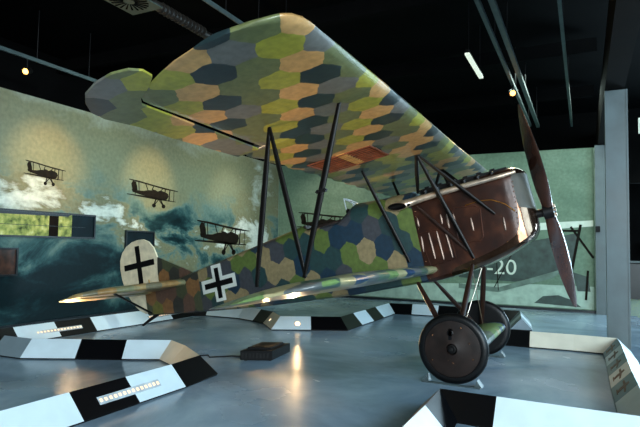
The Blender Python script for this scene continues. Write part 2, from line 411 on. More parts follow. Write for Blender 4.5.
def build_each(m, name, mat, parent=None, smooth=None, angle=35):
    """every collected piece becomes an object of its own"""
    res = []; g = m.g+[(len(m.v), len(m.f))]
    for (v0, f0), (v1, f1) in zip(g[:-1], g[1:]):
        k = MB(); k.v = m.v[v0:v1]; k.uv = m.uv[v0:v1]; k.f = [tuple(i-v0 for i in f) for f in m.f[f0:f1]]; k.mi = m.mi[f0:f1]
        res.append(k.build(name, mat, parent, smooth, angle=angle))
    return res
def struct(name, mb, mat, parent=None, smooth=False):
    o = mb.build(name, mat, parent, smooth)
    if not parent: o['kind'] = 'structure'
    return o
def copy_tree(o, parent=None):
    c = o.copy(); C.objects.link(c); c.parent = parent
    for ch in o.children: copy_tree(ch, c)
    return c

# ------------------------------------------------------------ the hall
struct('floor', MB().box((-2, -1.5, -.05), (22, 30, .1)), 'polished_concrete')
XL, YB, HW = -8.18, 7.5, 3.96
struct('wall_left', MB().box((XL-.12, .75, HW/2), (.2, 17.5, HW)), 'mural_pale')
struct('wall_rear', MB().box((-3.83, YB+.12, HW/2), (8.9, .2, HW)), 'mural_pale')
struct('ceiling', MB().box((-2, -1, 5.35), (22, 31, .1)), 'ceiling_black')
struct('wall_upper_left', MB().box((-9.6, 0, 2.6), (.2, 26, 5.4)), 'ceiling_black')
struct('wall_upper_rear', MB().box((-2.8, 9.6, 4.3), (14, .2, 2.0)), 'ceiling_black')
struct('wall_far', MB().box((4, 13.5, 2.6), (12, .2, 5.4)), 'ceiling_black')
struct('trim_1', MB().box((-3.83, YB-.03, .03), (8.9, .05, .06)), 'frame_dark')
struct('trim_2', MB().box((XL+.03, .75, .03), (.05, 16.6, .06)), 'frame_dark')

def box_column(x0, x1, y, d, h):
    m = MB(); m.box(((x0+x1)/2, y, h/2), (x1-x0, d, h))
    for x in (x0+.006, x1-.006): m.box((x, y, h/2), (.012+.012, d+.02, h))
    return m
struct('trim_3', box_column(.685, .985, 2.66, .26, 3.97), 'steel_blue')
struct('trim_4', box_column(.62, .92, 7.40, .26, 3.97), 'steel_blue')
m = MB(); m.box((.815, 2.6, 4.32), (.27, 14, .68))
struct('trim_5', m, 'steel_brown')
m = MB()
for y in (-2.4, .6, 3.6, 6.6): m.box((-4.6, y, 5.1), (10.4, .12, .25))
struct('trim_6', m, 'ceiling_black')

# ------------------------------------------------------------ murals
def print_biplane(parent, y, z, sy, sz, ax='left'):
    m = MB()
    def P(a, b):
        a = (a-365)/330; b = -(b-190)/330
        return (XL+.013, y+a*sy, z+b*sz) if ax == 'left' else (y+a*sy, YB-.013, z+b*sz)
    nrm = (1, 0, 0) if ax == 'left' else (0, 1, 0)
    def poly(pts): m.prism([P(*p) for p in pts], nrm, .004)
    def bar(a, b, wd):
        a = Vector(a); b = Vector(b); d = (b-a).normalized(); q = Vector((-d.y, d.x))*wd/2
        poly([a+q, b+q, b-q, a-q])
    poly([(198, 108), (260, 112), (370, 128), (530, 146), (530, 151), (440, 148), (370, 138), (260, 122), (200, 114)])
    poly([(188, 210), (330, 212), (430, 222), (515, 227), (515, 231), (400, 230), (250, 220), (190, 215)])
    poly([(216, 176), (250, 180), (290, 178), (320, 168), (345, 166), (352, 158), (366, 160), (384, 168), (404, 158), (440, 168), (456, 176), (461, 195), (452, 218), (430, 228), (390, 226), (330, 216), (270, 206), (222, 194)])
    poly([(222, 182), (212, 140), (222, 118), (238, 122), (248, 150), (252, 182)])
    for a, b, w_ in (((318, 168), (302, 124), 5), ((345, 164), (356, 134), 5), ((405, 160), (420, 142), 5), ((436, 168), (436, 146), 6), ((468, 146), (468, 228), 4), ((262, 182), (258, 120), 4), ((238, 210), (240, 118), 3), ((500, 148), (500, 228), 3)): bar(a, b, w_)
    for wx, sx in ((362, 374), (428, 404)):
        bar((sx, 224), (wx, 270), 8); bar((392, 226), (wx, 272), 5)
        poly([(wx+13*math.cos(k*PI/6), 272+15*math.sin(k*PI/6)) for k in range(12)])
    bar((463, 232), (470, 150), 6)
    return m.build('printed_biplane', 'mural_dark', parent, False)
mu = empty('wall_mural', (XL+.005, 0, 0), 'tall printed mural of stormy teal sky with flying biplanes on left wall', 'mural')
mm = MB(); mm.box((XL+.005, .62, HW/2+.03), (.01, 13.7, HW-.06)); o = mm.build('printed_panel', 'mural_sky', mu, False)
print_biplane(mu, -.56, 2.66, .79, .73); print_biplane(mu, 2.12, 2.55, 1.5, 1.02); print_biplane(mu, 4.73, 1.66, 2.25, 1.6)
mr_ = empty('wall_mural', (-3, YB-.005, 0), 'pale green mural of a parked biplane with number 20 on rear wall', 'mural')
mm = MB(); mm.box((-3.79, YB-.005, HW/2+.03), (8.75, .01, HW-.06)); mm.build('printed_panel', 'mural_field', mr_, False)
print_biplane(mr_, -6.6, 2.15, 1.7, 1.4, ax='rear')
def rear_print(name, mat, polys, off=.012):
    m = MB()
    for k, p in enumerate(polys): m.prism([(a, YB-off-.0004*k, b) for a, b in p], (0, 1, 0), .003)
    return build_each(m, name, mat, mr_, False)
rear_print('printed_ground', 'mural_pale', [[(-8.1, .08), (.58, .08), (.58, .62), (-1.1, .62), (-3.5, .52), (-8.1, .55)]])
rear_print('printed_fuselage', 'mural_green', [[(-2.6, 1.45), (-1.4, 1.58), (.25, 1.9), (.1, .98), (-1.2, .66), (-2.6, .72)], [(.12, .95), (.45, .85), (.5, .5), (.22, .5)], [(-.75, .16), (-.55, .34), (-.2, .38), (.1, .28), (.3, .12)]], .016)
rear_print('printed_wing', 'mural_white', [[(-2.6, 2.02), (-.9, 2.13), (.575, 2.2), (.575, 2.06), (-.9, 1.94), (-2.6, 1.9)]], .02)
rear_print('printed_lower_wing', 'mural_mid', [[(-2.6, .56), (-1.6, .50), (-.1, 1.02), (-.3, .80), (-1.6, .38), (-2.6, .44)]], .022)
def strip(a, b, wd):
    a = Vector(a); b = Vector(b); d = (b-a).normalized(); q = Vector((-d.y, d.x))*wd/2
    return [tuple(a+q), tuple(b+q), tuple(b-q), tuple(a-q)]
rear_print('printed_strut', 'mural_dark', [strip((.08, 2.05), (.57, 1.3), .05), strip((.3, 2.1), (.1, 1.0), .06), strip((-.1, 1.95), (.3, 1.95), .05), strip((-1.7, .5), (-1.2, 1.5), .02), strip((-2.1, .5), (-2.0, 1.3), .02), strip((-1.66, 1.5), (-1.6, .42), .02), strip((.4, .3), (.45, 1.0), .05)], .026)
def mural_text(body, x, z, size):
    cu = bpy.data.curves.new('t', 'FONT'); cu.body = body; cu.size = size; cu.extrude = .0015
    ob = bpy.data.objects.new('t', cu); C.objects.link(ob); dg = bpy.context.evaluated_depsgraph_get()
    me = bpy.data.meshes.new_from_object(ob.evaluated_get(dg)); bpy.data.objects.remove(ob)
    me.materials.clear(); me.materials.append(MATS['mural_white'])
    for v in me.vertices: c = v.co.copy(); v.co = Vector((c.x*1.05, -c.z, c.y))
    o = bpy.data.objects.new('printed_number', me); C.objects.link(o); o.parent = mr_
    o.location = Vector((x, YB-.024, z))-wloc(mr_); return o
mural_text('-20', -1.90, .84, .54)

def framed(name, y0, y1, z0, z1, panes, frame='frame_dark', kind=None):
    m = MB(); x = XL+.03
    for a, b, c_, d in ((y0, y1, z1, z1+.03), (y0, y1, z0-.03, z0), (y0-.03, y0, z0-.03, z1+.03), (y1, y1+.03, z0-.03, z1+.03)):
        m.box((x, (a+b)/2, (c_+d)/2), (.06, b-a, d-c_))
    f = m.build(name, frame, None, False, loc=(x, (y0+y1)/2, z0-.03))
    for nm, a, b, mt in panes:
        MB().box((XL+.022, (a+b)/2, (z0+z1)/2), (.02, b-a, z1-z0)).build(nm, mt, f, False)
    return f
f1 = framed('window_1', -2.4, .49, 1.55, 1.95, [('window_pane', -2.4, -.47, 'window_view'), ('window_mullion', -.47, -.28, 'steel_brown'), ('window_pane', -.28, .0, 'window_view'), ('window_screen', .0, .49, 'screen_blue')])
f1['kind'] = 'structure'
m = MB(); m.prism([(XL+.036, -2.4, 1.95), (XL+.036, -.02, 1.95), (XL+.036, -.10, 1.915), (XL+.036, -2.4, 1.885)], (1, 0, 0), .006); m.box((XL+.036, -1.05, 1.73), (.004, 2.7, .008)); m.build('window_wing_shape', 'frame_dark', f1, False)  # dark wing silhouette added across the window top
f2 = framed('wall_screen', 1.33, 2.09, 1.31, 1.69, [('display', 1.33, 2.09, 'screen_blue')])
tag(f2, 'small dark blue screen on the left wall just behind the white rudder', 'screen')
f3 = framed('framed_display', -2.0, -1.06, .90, 1.31, [('display', -2.0, -1.06, 'display_brown')])
tag(f3, 'dark brown framed picture on the left wall below the window strip', 'picture')

# ------------------------------------------------------------ ceiling fittings
def rail(x, y0, y1, z, w_, label):
    t = empty('lighting_track', (x, (y0+y1)/2, z+.1), label, 'lighting track')
    MB().box((x, (y0+y1)/2, z+.03), (w_, y1-y0, .06)).build('track_channel', 'rail_grey', t, False)
    m = MB()
    for k in range(4):
        yy = y0+.4+(y1-y0-.8)*k/3; m.tube([(x, yy, z+.05), (x, yy, 5.3)], .008, 6)
    build_each(m, 'hanger', 'dark_metal', t, False); return t
rail(-.60, -2.0, 6.9, 4.42, .07, 'broad grey lighting track on black ceiling, carrying the glowing lamp')
rail(-.76, -2.0, 6.7, 4.42, .05, 'thin grey lighting track beside the broad lamp track')
rail(.13, -2.0, 7.1, 4.42, .045, 'narrow grey lighting track nearest the steel columns')
rail(-7.75, -3.6, .3, 4.42, .03, 'thin lighting track above the left wall mural')
rail(-3.77, -2.5, .6, 4.42, .02, 'hairline track above the camouflaged upper wing tip')
def track_lamp(loc, d, label, power, tgt, shade='lamp_track'):
    t = empty('track_spotlight', loc, label, 'spotlight'); L0 = Vector(loc); d = Vector(d).normalized()
    MB().tube([L0+Vector((0, 0, .0)), L0+Vector((0, 0, 4.418-L0.z))], .012, 8).build('stem', 'dark_metal', t)
    MB().lathe(L0, d, [(-.10, .02), (-.09, .05), (.04, .06), (.05, .06), (.05, .052), (.02, .048)], 20).build('lamp_housing', 'dark_metal', t)
    MB().lathe(L0, d, [(.03, .047), (.050, .042), (.065, .025), (.07, .005)], 20).build('bulb', shade, t)
    if power: spot('track_spot_light', L0+d*.07, tgt, power, WARM, 50, .6, .03)
track_lamp((-.755, 3.1, 4.26), (.3, -1, -.55), 'glowing warm spotlight on the track above the propeller', 60, (0, 0, 1.9))
track_lamp((-7.75, -1.3, 4.22), (.4, -1, -.5), 'small glowing spotlight above the left wall mural', 20, (-7.8, -2.5, 0))
t = empty('tube_lamp', (-1.2, 1.9, 4.42), 'short white tube lamp hanging alone under the black ceiling', 'lamp')
MB().box((-1.2, 1.9, 4.42), (.07, 1.25, .03)).build('diffuser', 'tube_white', t, False)
MB().box((-1.2, 1.9, 4.46), (.05, 1.27, .05)).build('lamp_body', 'dark_metal', t, False)
m = MB()
for yy in (1.4, 2.4): m.tube([(-1.2, yy, 4.48), (-1.2, yy, 5.31)], .006, 6)
build_each(m, 'hanger', 'dark_metal', t)
t = empty('air_vent', (-4.75, -2.15, 4.55), 'square green-grey air diffuser with radial slots in the dark ceiling', 'vent')
m = MB(); m.box((-4.62, -2.15, 4.42), (.50, .62, .015)); m.build('vent_plate', 'vent_green', t, False)
m = MB()
for k in range(20):
    a = 2*PI*k/20; d = Vector((math.cos(a), math.sin(a), 0)); q = Vector((-d.y, d.x, 0))
    c0 = Vector((-4.62, -2.15, 4.408)); m.prism([c0+d*.07+q*.004, c0+d*.23+q*.012, c0+d*.23-q*.012, c0+d*.07-q*.004], (0, 0, 1), .006)
build_each(m, 'vent_slot', 'ceiling_black', t, False)
t = empty('air_duct', (-4.55, -1.2, 4.42), 'dark ribbed air duct hanging beside the square diffuser', 'duct')
MB().tube([(-4.52, -1.9, 4.50), (-4.58, 1.0, 4.50)], .06, 14).build('pipe', 'duct_grey', t)
m = MB()
for k in range(12): m.lathe((-4.52, -1.7+k*.075, 4.50), (0, 1, 0), [(-.012, .062), (-.008, .075), (.008, .075), (.012, .062)], 14)
build_each(m, 'corrugation', 'duct_grey', t)

# ------------------------------------------------------------ the aircraft
TH, Z0 = math.radians(13.359), 1.914
ct, st_ = math.cos(TH), math.sin(TH)
def A(p): u, v, w_ = p; return (ct*u-st_*w_, v, st_*u+ct*w_+Z0)
def adir(p): u, v, w_ = p; return Vector((ct*u-st_*w_, v, st_*u+ct*w_))
plane = empty('biplane', (-.9, 0, 0), 'biplane in lozenge camouflage with brown metal nose standing on the hall floor', 'aeroplane')
def AM(): return MB(A)
def fz(u, v, w_): return (u/.22, w_/.286)
lerp = lambda x, xs, ys: float(np.interp(x, xs, ys))

# wings
def airfoil(le, te, wb, thk, n=14, camber=.25):
    """closed ring from TE along the top to LE and back along the bottom"""
    ch = le-te; pts = []
    xs = [0.5*(1-math.cos(PI*i/n)) for i in range(n+1)]        # 0 = LE, 1 = TE
    top = lambda x: (2.2*math.sqrt(max(x, 0))*(1-x)*.62+.42*x*(1-x))*thk+.10*thk*(1-x)*(x > 0)+.35*thk*0
    bot = lambda x: -thk*.30*(1-math.exp(-x*45))*(1-x)**.35
    for x in xs[::-1]: pts.append((le-x*ch, wb+thk*.30+top(x)))
    for x in xs[1:-1]: pts.append((le-x*ch, wb+thk*.30+bot(x)))
    return pts
def wing(name, vs, LE, TE, WB, TK, mat, uvs=None, skip=None, parent=plane):
    m = AM(); rings = []; uv = []
    for v in vs:
        ring = airfoil(LE(v), TE(v), WB(v), TK(v)); rings.append([(u, v, w_) for u, w_ in ring])
        uv += [((v/.27), u/.28) for u, w_ in ring]
    m.loft(rings, uvs=uv, skip=skip); return m.build(name, mat, parent, angle=50)
# upper wing
XU = [0, 4.2, 4.3, 4.38, 4.44, 4.49, 4.52]
def LEu(v): return lerp(abs(v), XU, [-.81, -.78, -.785, -.81, -.86, -.98, -1.16])
def TEu(v):
    a = abs(v)
    if a > 2.62: return lerp(a, [2.62, 4.2, 4.3, 4.38, 4.44, 4.49, 4.52], [-2.19, -2.09, -2.02, -1.84, -1.70, -1.56, -1.40])
    return -2.41-.05*(1-abs(math.sin(PI*a/.40)))
def TKu(v): return lerp(abs(v), [0, 2.4, 4.0, 4.3, 4.52], [.19, .18, .12, .09, .035])
def WBu(v): return .955+lerp(abs(v), [0, 4.0, 4.52], [0, 0, .015])-.004*abs(math.sin(PI*abs(v)/.2))
grid = sorted(set([round(-2.60+.08*i, 4) for i in range(66)]+[-1.63, -1.05]+[s*x for s in (-1, 1) for x in (2.615, 2.625, 3, 3.4, 3.8, 4.1, 4.2, 4.26, 4.3, 4.34, 4.38, 4.41, 4.44, 4.47, 4.49, 4.52)]))
def cut(cc, j): return j > 14 and -1.63 < cc.y < -1.05 and -2.20 < cc.x < -1.45
wing('upper_wing', grid, LEu, TEu, WBu, TKu, 'warm_lit_cloth', skip=cut)
# opened bay: liner, ribs and spar seen through the missing cloth
bay = AM().box((-1.83, -1.34, 1.045), (.80, .60, .012)).build('open_wing_bay', 'inner_cloth', plane, False)
m = AM()
for k in range(8): m.box((-1.83, -1.59+k*.07, .968), (.74, .014, .012))
build_each(m, 'wing_rib', 'red_wood', bay, False)
m = AM(); m.box((-1.80, -1.34, .968), (.10, .60, .012)); m.build('wing_spar', 'bare_wood', bay, False)
m = AM()
for u in (-2.20, -1.45): m.box((u, -1.34, .962), (.018, .60, .012))
for v in (-1.63, -1.05): m.box((-1.83, v, .962), (.75, .014, .012))
m.build('bay_frame', 'red_wood', bay, False)
# ailerons with horn balance past the tip
for s in (-1, 1):
    out = [(-2.20, 2.63), (-2.105, 4.20), (-2.04, 4.275), (-1.88, 4.365), (-1.77, 4.45), (-1.755, 4.54), (-1.80, 4.61), (-1.90, 4.645), (-2.05, 4.63), (-2.20, 4.575), (-2.30, 4.49), (-2.39, 4.37), (-2.425, 4.23), (-2.40, 3.94), (-2.43, 3.55), (-2.43, 3.2), (-2.44, 2.63)]
    m = AM(); m.prism([(u, s*v, .975) for u, v in out], (0, 0, 1), .016, lambda p: (p[1]/.27+.4, p[0]/.28+.3)); m.build('aileron', 'warm_lit_cloth', plane, False)
# lower wing halves
XLW = [.38, 3.15, 3.3, 3.42, 3.48, 3.52]
def LEl(v): return lerp(abs(v), XLW, [-1.35, -1.35, -1.37, -1.45, -1.56, -1.75])
def TEl(v): return lerp(abs(v), [.38, 3.2, 3.35, 3.45, 3.52], [-2.55, -2.56, -2.50, -2.38, -2.1])-(.03*(1-abs(math.sin(PI*abs(v)/.40))) if abs(v) < 3.2 else 0)
def TKl(v): return lerp(abs(v), [0, 2.4, 3.3, 3.52], [.135, .13, .09, .03])
def WBl(v): return -.455+lerp(abs(v), [0, 3.0, 3.52], [0, 0, .02])
for s in (-1, 1):
    gv = [.36+.08*i for i in range(36)]+[3.2, 3.28, 3.34, 3.40, 3.45, 3.49, 3.52]
    wing('lower_wing', [s*v for v in gv], LEl, TEl, WBl, TKl, 'lower_wing_cloth')

# fuselage
FU = [-1.5, -2.0, -2.32, -2.54, -3.04, -3.14, -4.0, -4.66, -5.4, -6.0, -6.38]
FH = [.38, .38, .38, .38, .36, .355, .30, .24, .15, .07, .03]; FB = [-.54, -.53, -.525, -.52, -.49, -.485, -.43, -.37, -.30, -.24, -.20]
FT = [.42, .42, .42, .40, .40, .41, .36, .31, .25, .19, .16]; FD = [.64, .66, .69, .50, .50, .58, .47, .395, .31, .22, .17]
def itp(u, ys): return float(np.interp(-u, [-x for x in FU], ys))
def section(u, hw, wb, wt, wd, nb=4, ns=10, nd=14, chine=.04):
    pts = []
    for i in range(nb+1): pts.append((u, -hw+chine+(2*hw-2*chine)*i/nb, wb))           # bottom, starboard to port
    for i in range(1, ns+1): pts.append((u, hw, wb+chine*.6+(wt-wb-chine*.6)*(i-1)/(ns-1)))
    for i in range(1, nd):
        a = PI*i/nd; pts.append((u, hw*math.cos(a), wt+(wd-wt)*math.sin(a)**.8))
    for i in range(ns): pts.append((u, -hw, wt-(wt-wb-chine*.6)*i/(ns-1)))
    return pts
us = [-1.5-.04*i for i in range(0, 122)]
us = [u for u in us if u > -6.38]+[-6.38]
rings = []; uv = []
for u in us:
    r = section(u, itp(u, FH), itp(u, FB), itp(u, FT), itp(u, FD)); rings.append(r)
    for (a, b, c_) in r: uv.append((a/.245, (c_+(.3*(.38-abs(b)) if c_ > .2 else 0)+(.3 if b > 0 else 0))/.31))
def cockpit(cc, j): return -3.06 < cc.x < -2.50 and abs(cc.y) < .27 and cc.z > .42
m = AM(); m.loft(rings, uvs=uv, skip=cockpit, mif=lambda cc, j: 1 if cc.x < -5.1 else 0)
fus = m.build('fuselage', ['fuselage_cloth', 'tail_cloth'], plane)
# cockpit interior, rim, seat back and windscreen
ck = [(-2.50, .22), (-2.60, .285), (-2.9, .28), (-3.04, .22), (-3.08, 0), (-3.04, -.22), (-2.9, -.28), (-2.60, -.285), (-2.50, -.22), (-2.48, 0)]
m = AM(); m.tube([(u, v, lerp(-u, [2.4, 2.55, 3.1, 3.2], [.51, .475, .475, .50])) for u, v in ck+ck[:1]], .025, 8, cap=False); m.build('cockpit_rim', 'leather', fus)
m = AM(); m.box((-2.80, 0, .10), (.60, .60, .02)); m.box((-3.08, 0, .30), (.03, .5, .5)); m.build('cockpit_liner', 'leather', fus, False)
m = AM(); m.bbox((-2.42, 0, .55), (.05, .46, .16), .02); m.build('instrument_panel', 'dark_metal', fus)
m = AM()
m.tube([(-2.30, -.16, .66), (-2.47, -.13, .79), (-2.47, .13, .79), (-2.30, .16, .66)], .009, 6); m.tube([(-2.47, -.13, .79), (-2.45, -.17, .63)], .008, 6); m.tube([(-2.47, .13, .79), (-2.45, .17, .63)], .008, 6)
m.build('windscreen', 'light_housing', fus, False)
# fin, rudder, tailplane
m = AM(); m.prism([(-5.25, 0, .28), (-6.02, 0, .72), (-6.06, 0, .45), (-6.06, 0, .15), (-5.4, 0, .15)], (0, 1, 0), .03, lambda p: (p[0]/.22, p[2]/.286)); m.build('tail_fin', 'tail_cloth', plane, False)
rd = [(-6.07, .18), (-6.07, .48), (-6.03, .74), (-6.08, .90), (-6.17, 1.02), (-6.28, 1.085), (-6.40, 1.10), (-6.54, 1.09), (-6.68, 1.04), (-6.79, .95), (-6.86, .83), (-6.88, .68), (-6.87, .5), (-6.84, .36), (-6.77, .18), (-6.68, .04), (-6.56, -.09), (-6.44, -.16), (-6.40, -.16), (-6.395, .18)]
m = AM(); m.prism([(a, 0, b) for a, b in rd], (0, 1, 0), .035); rud = m.build('rudder', 'linen', plane, False)
def side_cross(cu, cw, arm_u, arm_w, wd, y, tilt, mb, thick=.004):
    def R_(a, b): return (cu+a*math.cos(tilt)-b*math.sin(tilt), y, cw+a*math.sin(tilt)+b*math.cos(tilt))
    q = wd/2
    o = [(-q, arm_w), (q, arm_w), (q, q), (arm_u, q), (arm_u, -q), (q, -q), (q, -arm_w), (-q, -arm_w), (-q, -q), (-arm_u, -q), (-arm_u, q), (-q, q)]
    mb.prism([R_(a, b) for a, b in o], (0, 1, 0), thick)
m = AM(); side_cross(-6.44, .67, .34, .33, .10, -.020, -.02, m); side_cross(-6.44, .67, .34, .33, .10, .020, -.02, m); m.build('black_cross', 'cross_black', rud, False)
XT = [.04, 1.2, 1.45, 1.60, 1.68, 1.72]
for s in (-1, 1):
    gv = [.04+.1*i for i in range(12)]+[1.25, 1.35, 1.45, 1.52, 1.58, 1.63, 1.67, 1.70, 1.72]
    wing('tailplane', [s*v for v in gv], lambda v: lerp(abs(v), XT, [-5.35, -5.74, -5.84, -5.93, -6.02, -6.14]), lambda v: -6.21, lambda v: .145+.02*(abs(v)/1.72)**3, lambda v: lerp(abs(v), XT, [.13, .11, .09, .07, .05, .02]), 'tailplane_cloth')
    wing('elevator', [s*v for v in gv[:-1]], lambda v: -6.215, lambda v: lerp(abs(v), XT, [-6.56, -6.58, -6.54, -6.47, -6.38, -6.26]), lambda v: .15+.02*(abs(v)/1.72)**3, lambda v: lerp(abs(v), XT, [.06, .05, .045, .035, .025, .015]), 'tailplane_cloth')
    m = AM(); m.tube([(-5.83, s*1.20, .16), (-6.30, s*.03, -.17)], .014, 8, ((1, 0, 0), 1.6)); m.build('tail_strut', 'black_strut', plane)
m = AM(); m.tube([(-6.1, 0, -.18), (-6.35, 0, -.26), (-6.55, 0, -.335)], [.03, .028, .02], 8, ((0, 1, 0), 1.3)); m.build('tail_skid', 'dark_metal', plane)
m = AM()
m.tube([(-6.20, -.02, .32), (-6.20, -.09, .32)], .008, 6); m.tube([(-6.20, -.09, .24), (-6.20, -.09, .38)], .008, 6); m.build('control_horn', 'brass', plane)
# fuselage crosses lie on the slanting side
for s in (-1, 1):
    def hwid(u): return itp(u, FH)
    for nm, mt, arm, wd, off in (('cross_border', 'cross_white', .345, .20, .004), ('black_cross', 'cross_black', .285, .085, .008)):
        m = MB(); q = wd/2; o = [(-q, arm*.86), (q, arm*.86), (q, q), (arm, q), (arm, -q), (q, -q), (q, -arm*.76), (-q, -arm*.76), (-q, -q), (-arm, -q), (-arm, q), (-q, q)]
        cu, cw, tl = -4.70, .035, .02
        P = [(cu+a*math.cos(tl)-b*math.sin(tl), cw+a*math.sin(tl)+b*math.cos(tl)) for a, b in o]
        P = [A((u, s*(hwid(u)+off), w_)) for u, w_ in P]
        m.prism(P, adir((0, s, 0)), .004); m.build(nm, mt, fus, False)

# engine cowling and nose
NU = [-1.5, -1.2, -.96, -.75, -.55, -.38, -.29, -.22, -.175, -.145, -.13]
NH = [.385, .385, .385, .385, .385, .38, .365, .325, .27, .20, .12]
NB = [-.545, -.525, -.50, -.46, -.41, -.35, -.31, -.27, -.22, -.17, -.12]
NT = [.42, .44, .455, .46, .46, .46, .46, .455, .45, .44, .42]
ND = [.57, .575, .58, .59, .60, .615, .615, .60, .57, .54, .50]
def nit(u, ys): return float(np.interp(u, NU, ys))
us = [-1.5+.03*i for i in range(37)]+[-.38, -.36, -.34, -.32, -.30, -.28, -.26, -.24, -.22, -.20, -.19, -.18, -.17, -.16, -.15, -.14, -.13]
rings = [section(u, nit(u, NH), nit(u, NB), nit(u, NT), nit(u, ND), 4, 22, 14, .07) for u in us]
def edge_u(w_): return lerp(w_, [-.45, -.40, -.36, -.31, -.26, -.21, -.10, .04, .25, .46, .7], [-1.2, -1.01, -.79, -.61, -.48, -.38, -.32, -.30, -.28, -.26, -.30])
def nose_m(cc, j):
    if cc.x < edge_u(cc.z): return 0
    if cc.x > -.27 and .0+.7*abs(abs(cc.y)-.38) < cc.z+.0 and cc.z < .50 and cc.z > .05+.35*max(0, -.13-cc.x): return 2
    return 1
def cowl_uv(p):
    u, v, w_ = p
    rad = min(u+.285, w_-(.05-.35*(u+.11)*.0+.30*max(0, -.12-u)), .49-w_, .42-abs(w_)*0-.0)
    return (u-edge_u(w_), rad if abs(v) > .02 else rad)
m = AM(); m.loft(rings, uvs=[cowl_uv(p) for r in rings for p in r]); cowl = m.build('engine_cowling', 'cowl_metal', plane, angle=40)
def louvre(u0, w0, u1, w1, r=.014):
    m = AM(); n = 6
    pts = [(u0+(u1-u0)*i/n, -.388, w0+(w1-w0)*i/n) for i in range(n+1)]
    m.tube(pts, [r*math.sin(PI*(i+.6)/(n+1.2))**.5 for i in range(n+1)], 8); m.build('louvre', 'louvre_metal', cowl)
for a in ((-1.46, .02, -1.47, -.17), (-1.36, .04, -1.35, -.28), (-1.26, .04, -1.25, -.31), (-1.16, .04, -1.14, -.31), (-1.46, .25, -1.46, .15), (-1.17, .23, -1.17, .11), (-1.10, .21, -1.10, .04), (-1.02, .20, -1.02, .06), (-.83, .10, -.83, -.05), (-.47, .02, -.48, -.13)): louvre(*a)
m = AM()
hp = [(-1.02, .22), (-.98, .265), (-.74, .225), (-.70, .18), (-.74, -.15), (-.78, -.185), (-.98, -.165), (-1.03, -.12)]
m.tube([(u, -.387, w_) for u, w_ in hp+hp[:1]], .007, 6, cap=False); m.build('hatch_rim', 'brown_metal', cowl)
m = AM(); hl = [(-1.48, .06), (-1.12, .06), (-1.10, -.33), (-1.42, -.36)]
m.tube([(u, -.387, w_) for u, w_ in hl+hl[:1]], .006, 6, cap=False); m.build('louvre_panel_rim', 'brown_metal', cowl)
m = AM(); m.tube([(-.86, -.39, .26), (-.7, -.395, .275), (-.55, -.395, .25), (-.42, -.39, .17), (-.33, -.385, .06)], .006, 6); m.build('trim_wire', 'brass', cowl)
m = AM()
rv = [(edge_u(w_)-.012, w_) for w_ in [-.38+.06*i for i in range(14)]]+[(-1.47, -.5+.07*i) for i in range(14)]
for u, w_ in rv: m.lathe((u, -.386, w_), (0, -1, 0), [(-.004, .007), (.003, .006), (.006, .001)], 8)
m.build('rivet', 'copper_shell', cowl)
m = AM()
for k in range(6):
    u = -1.32+k*.165; m.bbox((u, -.06, .60), (.10, .16, .10), .02); m.lathe((u, -.27, .535), (0, -.3, 1), [(-.02, .035), (.05, .03), (.06, .01)], 12)
build_each(m, 'engine_cylinder', 'dark_metal', cowl)
m = AM(); m.box((-.86, -.06, .585), (1.08, .34, .05)); m.build('engine_block', 'dark_metal', cowl, False)
# exhaust with scarfed horn
m = AM()
pts = [(-.22, -.40, .50), (-.36, -.42, .49), (-.7, -.435, .485), (-1.05, -.45, .475), (-1.3, -.465, .465), (-1.5, -.48, .45), (-1.60, -.49, .44)]
rad = [.020, .028, .032, .036, .042, .050, .053]
ringsE = []
for i, (p, r_) in enumerate(zip(pts, rad)):
    ring = []
    for j in range(20):
        a = 2*PI*j/20; dv, dw = math.cos(a)*r_, math.sin(a)*r_
        uu = p[0]-(.26*(.5+.5*math.cos(a-PI*.15))-.08 if i == len(pts)-1 else 0)
        ring.append((uu, p[1]+dv, p[2]+dw))
    ringsE.append(ring)
m.loft(ringsE, caps=False); exh = m.build('exhaust_pipe', 'steel_pipe', plane)
lip = [[(a[0]+.0, pts[-1][1]+(a[1]-pts[-1][1])*k, pts[-1][2]+(a[2]-pts[-1][2])*k) for a in ringsE[-1]] for k in (1.0, .88)]
lip.append([(-1.40, -.473+(a[1]+.49)*.62, .46+(a[2]-.45)*.62) for a in ringsE[-1]])
lip.append([(-1.36, -.473+(a[1]+.49)*.02, .46+(a[2]-.45)*.02) for a in ringsE[-1]])
m = AM(); m.loft(lip[1:], caps=False); m.build('pipe_mouth', 'panel_black', exh)
m = AM(); m.loft(lip[:2], caps=False); m.build('pipe_lip', 'steel_pipe', exh)
m = AM()
for k in range(6): u = -1.30+k*.165; m.tube([(u, -.30, .50), (u-.02, -.40, .495)], .022, 10)
build_each(m, 'exhaust_stub', 'dark_metal', exh)
# propeller
PR, PH = 1.33, -.47
prop = AM(); n = 26
for s in (1, -1):
    ringsP = []
    for i in range(n+1):
        r_ = .04+(PR-.04)*i/n; x = r_/PR
        ch = lerp(x, [0, .08, .2, .4, .6, .8, .93, .98, 1.0], [.11, .13, .17, .24, .26, .22, .15, .095, .03])
        tk = lerp(x, [0, .1, .3, 1], [.10, .085, .05, .012]); pit = lerp(x, [0, .1, .4, 1], [1.45, 1.25, .75, .38])
        rad_ = Vector((0, s*math.sin(PH), s*math.cos(PH))); tan = Vector((0, s*math.cos(PH), -s*math.sin(PH)))
        cd = (tan*math.cos(pit)+Vector((-1, 0, 0))*math.sin(pit)*1.0)
        nd = rad_.cross(cd).normalized(); c0 = rad_*r_
        ringsP.append([c0+cd*ch/2*math.cos(2*PI*j/16)+nd*tk/2*math.sin(2*PI*j/16)*(1-.3*math.cos(2*PI*j/16)) for j in range(16)])
    prop.loft(ringsP)
prop = prop.build('propeller', 'wood_prop', plane, angle=60)
